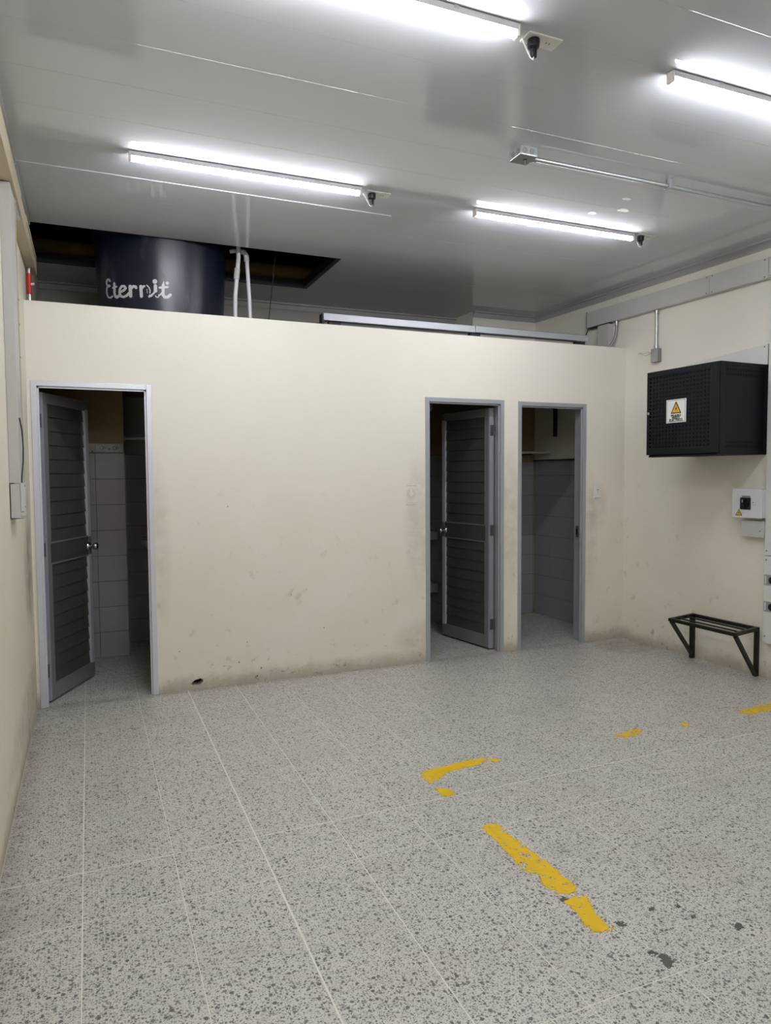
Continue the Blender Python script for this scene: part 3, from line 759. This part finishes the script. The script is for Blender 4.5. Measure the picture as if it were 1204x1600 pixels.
# ================================================================== RIGHT WALL FITTINGS (local X out of the wall, local Y towards the camera)
def rth(name, label, cat, u, z, group=None): return thing(name, label, cat, rwp(u, 0.0005, z), RWZ, group)
t = rth('wall_duct', 'long grey metal cable duct running along the top of the right wall', 'cable duct', 0, 2.862)
for a, b_ in ((-.45, .918), (.921, 1.412), (1.415, 4.2)):
    obj('duct_cover', B().box(0, .052, a, b_, 0, .143, .002), M['duct'], t)
for u in (.895, .945, 1.385, 1.435):
    for z_ in (.012, .131): obj('screw', B().cyl((.0515, u, z_), (.0545, u, z_), .005, 10), M['hinge'], t)
obj('end_lip', B().box(0, .056, -.456, -.45, -.004, .147, .001), M['galv_dark'], t)
obj('underside_channel', B().box(.004, .046, -.44, -.16, -.012, -.0005, .001), M['dark_metal'], t)
# short drop box at the far end, behind the partition top
t = rth('drop_duct', 'short grey vertical duct under the far end of the long wall duct', 'cable duct', -.225, 2.345)
obj('duct_body', B().box(0, .06, -.07, .07, 0, .505, .002), M['duct'], t)
t = obj('curved_conduit', B().tube([rwp(-.085, .03, 2.861), rwp(-.085, .03, 2.80), rwp(-.09, .035, 2.73), rwp(-.11, .05, 2.665), rwp(-.15, .085, 2.61), rwp(-.21, .13, 2.57), rwp(-.28, .18, 2.52), rwp(-.30, .20, 2.34)], .0115, 14), M['galv_dark'], smooth=True)
tag(t, 'curved grey conduit dropping from the wall duct behind the partition', 'conduit')
t = obj('curved_conduit_connector', B().cyl(rwp(-.085, .03, 2.822), rwp(-.085, .03, 2.8605), .016, 16), M['galv'], smooth=True); tag(t, 'bright connector where the curved conduit meets the wall duct', 'connector')
t = obj('black_cable', B().tube([rwp(-.44, .04, 2.858), rwp(-.45, .06, 2.80), rwp(-.44, .09, 2.72), rwp(-.40, .12, 2.64), rwp(-.37, .14, 2.55), rwp(-.37, .14, 2.335)], .005, 8), M['black_plastic'], smooth=True)
tag(t, 'black cable looping down from the far end of the wall duct', 'cable')
t = rth('electrical_box', 'small galvanised outlet box hanging on a conduit left of the black cabinet', 'electrical box', .375, 2.427)
obj('box', B().box(0, .045, -.036, .036, 0, .112, .004), M['galv_dark'], t)
obj('face_plate', B().box(.045, .048, -.036, .036, 0, .112, .001), M['galv'], t)
obj('loose_wires', B().tube([(.03, -.036, .085), (.035, -.06, .088), (.04, -.08, .098), (.045, -.105, .085), (.04, -.135, .092), (.05, -.165, .10)], .0016, 6).tube([(.03, -.036, .08), (.04, -.07, .076), (.045, -.10, .066), (.05, -.13, .082), (.055, -.155, .094), (.05, -.175, .088)], .0016, 6), M['wire'], t)
t = rth('drop_conduit', 'straight galvanised conduit from the wall duct down to the small box', 'conduit', .375, 2.54)
obj('pipe', B().cyl((.024, 0, .002), (.024, 0, .320), .0115, 16), M['galv'], t, smooth=True)
obj('connector', B().cyl((.024, 0, .0005), (.024, 0, .028), .0165, 16), M['galv'], t, smooth=True)
obj('connector', B().cyl((.024, 0, .290), (.024, 0, .3205), .0165, 16), M['galv'], t, smooth=True)
# white duct behind the cabinet (its lid runs slightly uphill)
t = rth('short_wall_duct', 'white horizontal duct just above the black cabinet', 'cable duct', .70, 2.262)
mt = Matrix(((0, 0, 1, 0), (1, 0, 0, 0), (0, 1, 0, 0), (0, 0, 0, 1)))
obj('duct_cover', B().prism([(0, .0), (.716, .0), (.716, .142), (0, .095)], 0, .042, mt), M['duct_white'], t)
obj('screw', B().cyl((.042, .69, .125), (.044, .69, .125), .005, 10), M['hinge'], t)
t = rth('vertical_wall_duct', 'white vertical cable duct with two sockets at the right picture edge', 'cable duct', 1.50, .27)
obj('duct_cover', B().box(0, .052, -.068, .085, 0, .628, .002), M['duct_white'], t)
obj('duct_cover', B().box(0, .052, -.068, .085, .632, 2.590, .002), M['duct_white'], t)
for z_ in (.60, .665, .05): obj('screw', B().cyl((.0515, -.052, z_), (.0545, -.052, z_), .005, 10), M['hinge'], t)
for z_, lab in ((.457, 'upper steel socket plate on the vertical white duct'), (.266, 'lower steel socket plate on the vertical white duct')):
    s = rth('socket', lab, 'socket', 1.50, .27+z_, 'sockets on the vertical duct')
    obj('plate', B().box(.0525, .057, -.062, .06, -.035, .038, .002), M['galv'], s)
    obj('insert', B().cyl((.057, .0, .0), (.060, .0, .0), .026, 24), M['black_plastic'], s, smooth=True)
    obj('marking', B().box(.057, .0576, -.055, -.046, -.028, .03), M['sign_white'], s)

# ---------------- rack cabinet
U0, U1, Zb, Zt, Dp = .762, 1.392, 1.622, 2.262, .515
t = rth('rack_cabinet', 'black wall-mounted equipment cabinet with a perforated door', 'cabinet', (U0+U1)/2, Zb)
H2 = (U1-U0)/2; Hh = Zt-Zb
cbm = B(); th = .004
cbm.box(0, .006, -H2, H2, 0, Hh)
cbm.box(0, Dp-.03, -H2, H2, 0, th); cbm.box(0, Dp-.03, -H2, H2, Hh-th, Hh)
cbm.box(.0, Dp-.03, -H2, -H2+th, th, Hh-th)
# frame rails of the near side
cbm.box(0, .03, H2-.02, H2, 0, Hh, .002); cbm.box(Dp-.075, Dp-.03, H2-.02, H2, 0, Hh, .003)
cbm.box(.03, Dp-.075, H2-.02, H2, 0, .022, .002); cbm.box(.03, Dp-.075, H2-.02, H2, Hh-.022, Hh, .002)
obj('body', cbm, M['rack'], t)
def perf(a0, a1, b0_, b1, na, nb, hw, hh, face):
    """sheet a x b with na x nb real holes; face(a,b) gives the point"""
    b = B(); da, db = (a1-a0)/na, (b1-b0_)/nb
    for i in range(na):
        for j in range(nb):
            ca, cb_ = a0+da*(i+.5), b0_+db*(j+.5)
            ring = []; out = []
            for k in range(8):
                t_ = PI/8 + PI/4*k
                ring.append(b.bm.verts.new(face(ca+hw*math.cos(t_), cb_+hh*math.sin(t_))))
            cs = [(1, 1), (-1, 1), (-1, -1), (1, -1)]
            out = [b.bm.verts.new(face(ca+sx*da/2, cb_+sy*db/2)) for sx, sy in cs]
            for q_ in range(4):
                k0 = 2*q_
                b.bm.faces.new((out[q_], ring[k0], ring[k0+1]))
                b.bm.faces.new((out[q_], ring[k0+1], ring[(k0+2) % 8], out[(q_+1) % 4]))
    bmesh.ops.remove_doubles(b.bm, verts=b.bm.verts, dist=.0001)
    return b
# near side panel with two rows of vents top and bottom
sd = B(); y_ = H2-.006
def sideface(a, bz): return (a, y_, bz)
for z0_, z1_ in ((.04, .10), (Hh-.10, Hh-.04)):
    pb = perf(.05, Dp-.095, z0_, z1_, 14, 2, .0098, .0100, sideface)
    m_ = bpy.data.meshes.new('x'); pb.bm.to_mesh(m_); pb.bm.free(); sd.bm.from_mesh(m_); bpy.data.meshes.remove(m_)
sd.box(.03, Dp-.075, y_-.001, y_, .10, Hh-.10)
sd.box(.03, Dp-.075, y_-.001, y_, .022, .04); sd.box(.03, Dp-.075, y_-.001, y_, Hh-.04, Hh-.022)
for z0_, z1_ in ((.04, .10), (Hh-.10, Hh-.04)): sd.box(.03, .05, y_-.001, y_, z0_, z1_); sd.box(Dp-.095, Dp-.075, y_-.001, y_, z0_, z1_)
obj('side_panel', sd, M['rack'], t)
obj('inner_liner', B().box(.008, Dp-.035, -H2+.006, H2-.012, .006, Hh-.006), M['rack_in'], t)  # near-black block painting the shade behind the perforations
# front door
xd = Dp
dr = B()
dr.box(xd-.026, xd, -H2, -H2+.018, .010, Hh-.004, .002); dr.box(xd-.026, xd, H2-.055, H2, .010, Hh-.004, .004)
dr.box(xd-.026, xd, -H2+.018, H2-.055, .010, .055, .002); dr.box(xd-.026, xd, -H2+.018, H2-.055, Hh-.040, Hh-.004, .002)
pb = perf(-H2+.018, H2-.055, .055, Hh-.040, 18, 19, .0080, .0085, lambda a, b: (xd-.003, a, b))
m_ = bpy.data.meshes.new('x'); pb.bm.to_mesh(m_); pb.bm.free(); dr.bm.from_mesh(m_); bpy.data.meshes.remove(m_)
door_o = obj('cabinet_door', dr, M['rack'], t)
obj('lock', B().cyl((xd, -H2+.022, .325), (xd+.006, -H2+.022, .325), .011, 18).box(xd+.006, xd+.0075, -H2+.020, -H2+.024, .318, .332), M['chrome'], door_o, smooth=True)
obj('base_lip', B().box(Dp-.08, Dp-.012, -H2+.012, H2-.0, -.008, .006, .002), M['rack'], t)
# hazard sign
s = thing('hazard_sign', 'square white electrical hazard sign with yellow triangle on the black cabinet', 'sign', rwp(1.045, Dp+.001, Zb+.325), RWZ)
obj('plate', B().box(.0, .0025, -.090, .090, -.085, .085, .002), M['sign_white'], s)
obj('border', B().box(.0025, .0029, -.082, .082, .0765, .0785).box(.0025, .0029, -.082, .082, -.0785, -.0765).box(.0025, .0029, -.082, -.080, -.0785, .0785).box(.0025, .0029, .080, .082, -.0785, .0785), M['ink'], s)
mt2 = Matrix(((0, 0, 1, 0), (1, 0, 0, 0), (0, 1, 0, 0), (0, 0, 0, 1)))
obj('triangle_outline', B().prism([(-.048, -.018), (.048, -.018), (.004, .066), (-.004, .066)], .0025, .0031, mt2), M['ink'], s)
obj('triangle', B().prism([(-.038, -.0115), (.038, -.0115), (0, .056)], .0031, .0036, mt2), M['sign_yellow'], s)
obj('bolt_symbol', B().prism([(.006, .036), (-.009, .013), (-.001, .014), (-.004, -.004), (.009, .020), (.001, .019)], .0036, .0040, mt2), M['ink'], s)
for tx, z_, sz in (('PELIGRO', -.034, .0235), ('RIESGO', -.049, .0205), ('ELÉCTRICO', -.066, .0235)):
    me_ = text_mesh(tx, sz); o = obj('lettering', me_, M['ink'], s, (.0034, 0, z_), (PI/2, 0, PI/2))

# ---------------- isolator box
t = rth('isolator_box', 'small white isolator box with a black rotary switch under the cabinet', 'switch box', 1.318, 1.168)
obj('enclosure', B().box(0, .085, -.118, .118, 0, .204, .005), M['box_white'], t)
obj('lid', B().box(.085, .100, -.122, .118, -.003, .207, .005), M['box_white'], t)
obj('switch_plate', B().box(.100, .106, -.052, .034, .058, .145, .004), M['black_plastic'], t)
obj('rotary_knob', B().cyl((.106, -.010, .102), (.118, -.010, .102), .029, 24).box(.118, .136, -.018, -.002, .072, .132, .003), M['black_plastic'], t, smooth=True)
obj('knob_pointer', B().box(.136, .1368, -.012, -.008, .110, .130), M['sign_white'], t)
obj('rating_label', B().box(.100, .1006, .042, .076, .088, .118), M['sign_white'], t)
obj('rating_print', B().box(.1006, .1009, .045, .058, .106, .114).box(.1006, .1009, .045, .074, .092, .095).box(.1006, .1009, .062, .073, .106, .109), M['grey_ink'], t)
obj('top_label', B().box(.100, .1006, -.040, .028, .147, .158), M['grey_ink'], t)
obj('warning_triangle', B().prism([(-.092, .012), (-.034, .012), (-.063, .060)], .100, .1008, mt), M['ink'], t)
obj('warning_triangle_face', B().prism([(-.084, .0165), (-.042, .0165), (-.063, .052)], .1008, .1012, mt), M['sign_yellow2'], t)
obj('warning_bolt', B().prism([(-.060, .044), (-.068, .031), (-.063, .031), (-.066, .019), (-.057, .034), (-.062, .034)], .1012, .1015, mt), M['ink'], t)
t = rth('junction_cover', 'small grey metal cover below the white isolator box', 'cover', 1.338, 1.026)
obj('cover', B().box(0, .060, -.094, .092, 0, .118, .003), M['duct'], t)
obj('screw', B().cyl((.060, .060, .045), (.0625, .060, .045), .004, 10), M['hinge'], t)

# ---------------- bench frame, leaning slightly out of square
t = rth('steel_bench', 'low black steel bench frame without a seat, fixed to the right wall', 'bench', 1.07, 0)
def pt(sx, d, z):           # sx -1 far end, +1 near end; front shifted towards the camera as in the photo
    u = (-.285 if sx < 0 else .285); return Vector((d, u + d*.17, z))
def bar(a, b, w_=.026, h_=.026):
    a = Vector(a); b = Vector(b); d = b-a; L_ = d.length; x = d.normalized()
    ref = Vector((0, 0, 1)) if abs(x.z) < .9 else Vector((0, 1, 0))
    y = ref.cross(x).normalized(); z = x.cross(y)
    m4 = Matrix.Identity(4)
    for i in range(3): m4[i][0] = x[i]; m4[i][1] = y[i]; m4[i][2] = z[i]; m4[i][3] = ((a+b)/2)[i]
    return B().box(-L_/2, L_/2, -w_/2, w_/2, -h_/2, h_/2, .002, m4)
zt_ = .350; F_ = .315
fr = bar(pt(-1, F_, zt_), pt(1, F_, zt_))
obj('front_rail', bar(pt(-1, F_, zt_)+Vector((0, -.013, 0)), pt(1, F_, zt_)+Vector((0, .013, 0))), M['bench'], t)
obj('rear_rail', bar(pt(-1, .014, zt_)+Vector((0, -.013, 0)), pt(1, .014, zt_)+Vector((0, .013, 0))), M['bench'], t)
obj('end_rail', bar(pt(-1, .028, zt_), pt(-1, F_-.013, zt_)), M['bench'], t)
obj('end_rail', bar(pt(1, .028, zt_), pt(1, F_-.013, zt_)), M['bench'], t)
obj('seat_slat', bar(pt(-1, .215, zt_)+Vector((0, .013, 0)), pt(1, .215, zt_)+Vector((0, -.013, 0)), .016, .010), M['bench'], t)
obj('seat_slat', bar(pt(-1, .115, zt_)+Vector((0, .013, 0)), pt(1, .115, zt_)+Vector((0, -.013, 0)), .016, .010), M['bench'], t)
obj('leg', bar(pt(-1, .014, zt_-.013), pt(-1, .014, .001), .046, .026), M['bench'], t)
obj('leg', bar(pt(1, .014, zt_-.013), pt(1, .014, .001), .030, .026), M['bench'], t)
obj('brace', bar(pt(-1, F_-.012, zt_-.014), pt(-1, .030, .040), .022, .022), M['bench'], t)
obj('brace', bar(pt(1, F_-.012, zt_-.014), pt(1, .030, .012), .022, .022), M['bench'], t)
obj('bolt', B().cyl((.027, pt(-1, 0, 0).y, .075), (.032, pt(-1, 0, 0).y, .075), .007, 6), M['galv'], t)

# ================================================================== LIGHT SWITCH ON THE PARTITION
t = thing('light_switch', 'white wall switch right of the right doorway', 'switch', (4.135, YP-.0005, 1.342))
obj('plate', B().box(-.038, .038, -.010, 0, -.064, .064, .006), M['white_plastic'], t)
obj('rocker', B().box(-.017, .017, -.0135, -.010, -.030, .030, .003), M['white_plastic'], t)
obj('indicator', B().box(-.014, .014, -.0142, -.0136, .004, .010).box(-.010, .010, -.0142, -.0136, -.012, -.009), M['grey_ink'], t)

# ================================================================== LEFT WALL FITTINGS
t = thing('high_wall_duct', 'beige metal cable duct high on the left wall, running to the partition', 'cable duct', (XL+.0005, 4.3, 2.862))
obj('duct_cover', B().box(0, .058, -2.6, -.33, 0, .125, .002), M['duct_beige'], t)
obj('duct_cover', B().box(0, .058, -.325, 1.08, 0, .125, .002), M['duct_beige'], t)
obj('cover_seam', B().box(.0582, .0592, .25, 1.02, .08, .084).box(.0582, .0592, -.1, .18, .10, .112), M['stain'], t)
obj('steel_flap', B().box(.020, .052, -.34, -.10, -.020, -.001, .001), M['galv'], t)
t = thing('left_vertical_duct', 'grey vertical cable duct on the left wall at the left picture edge', 'cable duct', (XL+.0005, 3.84, 1.47))
obj('duct_cover', B().box(0, .045, -.115, .105, 0, 1.388, .002), M['duct'], t)
obj('cover_lip', B().box(.045, .049, .085, .108, 0, 1.388, .001), M['duct_beige'], t)
for z_ in (.62, .78, .9): obj('screw', B().cyl((.049, .096, z_), (.051, .096, z_), .005, 10), M['hinge'], t)
kb_ = obj('knob', B().cyl((0, .107, .345), (.02, .107, .345), .010, 12).cyl((.022, .105, .345), (.022, .135, .345), .026, 20, .018), M['black_plastic'], t, smooth=True)
t = thing('duct_end_box', 'grey box with a loose open cover at the foot of the left vertical duct', 'junction box', (XL+.0005, 3.84, 1.30))
obj('box', B().box(0, .004, -.12, .115, 0, .165).box(0, .044, -.12, -.116, 0, .165).box(0, .055, -.12, .120, 0, .004).box(0, .040, .108, .115, .02, .165), M['duct'], t)
obj('inner', B().box(.004, .012, -.1, .10, .006, .16), M['black_plastic'], t)
obj('cover', B().box(.046, .050, -.118, .085, .034, .168, .001), M['duct_white'], t)
for z_ in (.05, .155): obj('screw', B().cyl((.050, .06, z_), (.052, .06, z_), .005, 10), M['hinge'], t)
t = obj('looping_cable', B().tube([(XL+.048, 3.775, 1.78), (XL+.056, 3.785, 1.72), (XL+.058, 3.80, 1.64), (XL+.056, 3.79, 1.57), (XL+.050, 3.775, 1.50), (XL+.05, 3.77, 1.47)], .003, 8), M['black_plastic'], smooth=True)
tag(t, 'thin black cable looping over the left vertical duct', 'cable')

# ================================================================== YELLOW PAINT AND STAINS ON THE FLOOR
POLY = {
'long': [(1.493, 2.517), (1.538, 2.528), (1.575, 2.511), (1.568, 2.455), (1.572, 2.369), (1.581, 2.275), (1.589, 2.2), (1.591, 2.123), (1.591, 2.045), (1.584, 2.0), (1.572, 1.984), (1.528, 1.983), (1.498, 2.004), (1.489, 2.042), (1.489, 2.077), (1.516, 2.127), (1.493, 2.147), (1.474, 2.183), (1.485, 2.266), (1.492, 2.393)],
'short': [(1.491, 1.958), (1.529, 1.966), (1.59, 1.943), (1.571, 1.907), (1.549, 1.847), (1.545, 1.8), (1.564, 1.781), (1.553, 1.772), (1.505, 1.768), (1.476, 1.781), (1.481, 1.828), (1.495, 1.893)],
'corner': [(1.493, 3.102), (1.533, 3.126), (1.666, 3.135), (1.808, 3.152), (1.882, 3.147), (1.895, 3.123), (1.802, 3.075), (1.726, 3.074), (1.63, 3.066), (1.563, 3.022), (1.52, 2.994), (1.488, 2.977), (1.481, 3.027)],
'fleck': [(1.904, 3.137), (1.93, 3.116), (1.937, 3.077), (1.919, 3.067), (1.902, 3.084)],
'drop': [(1.483, 2.934), (1.513, 2.913), (1.538, 2.895), (1.553, 2.851), (1.529, 2.826), (1.489, 2.822), (1.482, 2.853)],
'smear': [(2.724, 3.121), (2.778, 3.119), (2.878, 3.152), (2.954, 3.141), (2.906, 3.095), (2.824, 3.067), (2.76, 3.073), (2.717, 3.092)],
'speck': [(3.22, 3.115), (3.256, 3.111), (3.247, 3.068), (3.202, 3.054)],
'edge': [(3.697, 3.126), (3.774, 3.144), (3.81, 3.128), (3.959, 3.156), (4.045, 3.159), (4.213, 3.17), (4.074, 3.064), (3.913, 3.056), (3.813, 3.061), (3.719, 3.052), (3.696, 3.088)],
's1': [(1.575, 1.795), (1.601, 1.787), (1.611, 1.765), (1.584, 1.762)],
's2': [(1.575, 1.643), (1.594, 1.635), (1.594, 1.616), (1.573, 1.619)],
's3': [(1.593, 1.613), (1.616, 1.61), (1.615, 1.572), (1.59, 1.553), (1.573, 1.566)],
's4': [(1.93, 1.63), (1.955, 1.626), (1.95, 1.603), (1.918, 1.595)],
's5': [(1.83, 1.786), (1.852, 1.785), (1.848, 1.766), (1.829, 1.767)],
's6': [(1.835, 1.723), (1.853, 1.718), (1.846, 1.703), (1.826, 1.704)],
's7': [(1.483, 1.966), (1.506, 1.972), (1.516, 1.959), (1.49, 1.95)],
's8': [(1.736, 1.808), (1.755, 1.803), (1.748, 1.787), (1.729, 1.791)]}
from mathutils import noise as MN
def inside(px, py, poly):
    r = False; n = len(poly); j = n-1
    for i in range(n):
        xi, yi = poly[i]; xj, yj = poly[j]
        if (yi > py) != (yj > py) and px < (xj-xi)*(py-yi)/(yj-yi)+xi: r = not r
        j = i
    return r
def patch(poly, cell, wear, jit, zt=.0012):
    """worn film: a fine grid kept where inside the outline and not worn through, with thickness"""
    b = B(); x0 = min(p[0] for p in poly)-.01; x1 = max(p[0] for p in poly)+.01; y0 = min(p[1] for p in poly)-.01; y1 = max(p[1] for p in poly)+.01
    nx = int((x1-x0)/cell)+1; ny = int((y1-y0)/cell)+1; V = {}
    keep = set()
    for i in range(nx):
        for j in range(ny):
            x, y = x0+(i+.5)*cell, y0+(j+.5)*cell
            jx = x + jit*MN.noise(Vector((x*70, y*70, 1))) + jit*MN.noise(Vector((x*200, y*200, 4)))
            jy = y + jit*MN.noise(Vector((x*70, y*70, 9))) + jit*MN.noise(Vector((x*200, y*200, 7)))
            if inside(jx, jy, poly) and MN.noise(Vector((x*55, y*55, 2.5))) + .5*MN.noise(Vector((x*160, y*160, 5.5))) < wear: keep.add((i, j))
    def v(i, j, t):
        k = (i, j, t)
        if k not in V: V[k] = b.bm.verts.new((x0+i*cell, y0+j*cell, zt if t else .0))
        return V[k]
    for (i, j) in keep:
        b.bm.faces.new((v(i, j, 1), v(i+1, j, 1), v(i+1, j+1, 1), v(i, j+1, 1)))
        for (di, dj, p_, q_) in ((-1, 0, (0, 1), (0, 0)), (1, 0, (1, 0), (1, 1)), (0, -1, (0, 0), (1, 0)), (0, 1, (1, 1), (0, 1))):
            if (i+di, j+dj) not in keep:
                b.bm.faces.new((v(i+p_[0], j+p_[1], 0), v(i+q_[0], j+q_[1], 0), v(i+q_[0], j+q_[1], 1), v(i+p_[0], j+p_[1], 1)))
    m_ = bpy.data.meshes.new('patch'); b.bm.to_mesh(m_); b.bm.free(); return m_
YL = {'long': 'long worn yellow stripe of floor paint, longest of the marks', 'short': 'short yellow paint block nearest the camera, end of the long stripe',
      'corner': 'yellow paint corner mark in the middle of the floor', 'fleck': 'small yellow fleck just right of the corner mark',
      'drop': 'small yellow patch below the corner mark', 'smear': 'ragged yellow smear between the corner mark and the bench',
      'speck': 'tiny yellow speck right of the ragged smear', 'edge': 'worn yellow stripe running out of the right picture edge'}
for k, lab in YL.items():
    o = obj('yellow_paint_mark', patch(POLY[k], .0035, {'long': .40, 'smear': .22, 'edge': .24}.get(k, .46), .014 if k in ('smear', 'edge') else .010), M['yellow'], None, (0, 0, .0002))
    tag(o, lab, 'floor marking', 'yellow floor markings')
SL = {'s1': 'dark stain touching the end of the short yellow block', 's2': 'small dark stain just above the largest floor stain', 's3': 'largest dark stain on the floor, near the lower right',
      's4': 'dark stain furthest right near the lower picture edge', 's5': 'tiny dark spot, right one of the pair right of the yellow block', 's6': 'tiny dark spot below the pair right of the yellow block', 's7': 'dark spot between the long and the short yellow mark', 's8': 'tiny dark spot, left one right of the yellow block'}
for k, lab in SL.items():
    o = obj('floor_stain', patch(POLY[k], .0025, .9, .008, .0008), M['stain'], None, (0, 0, .0006 if k == 's7' else .0002))
    if k == 's7': o.location.z = .0014
    tag(o, lab, 'stain', 'dark stains on the floor')
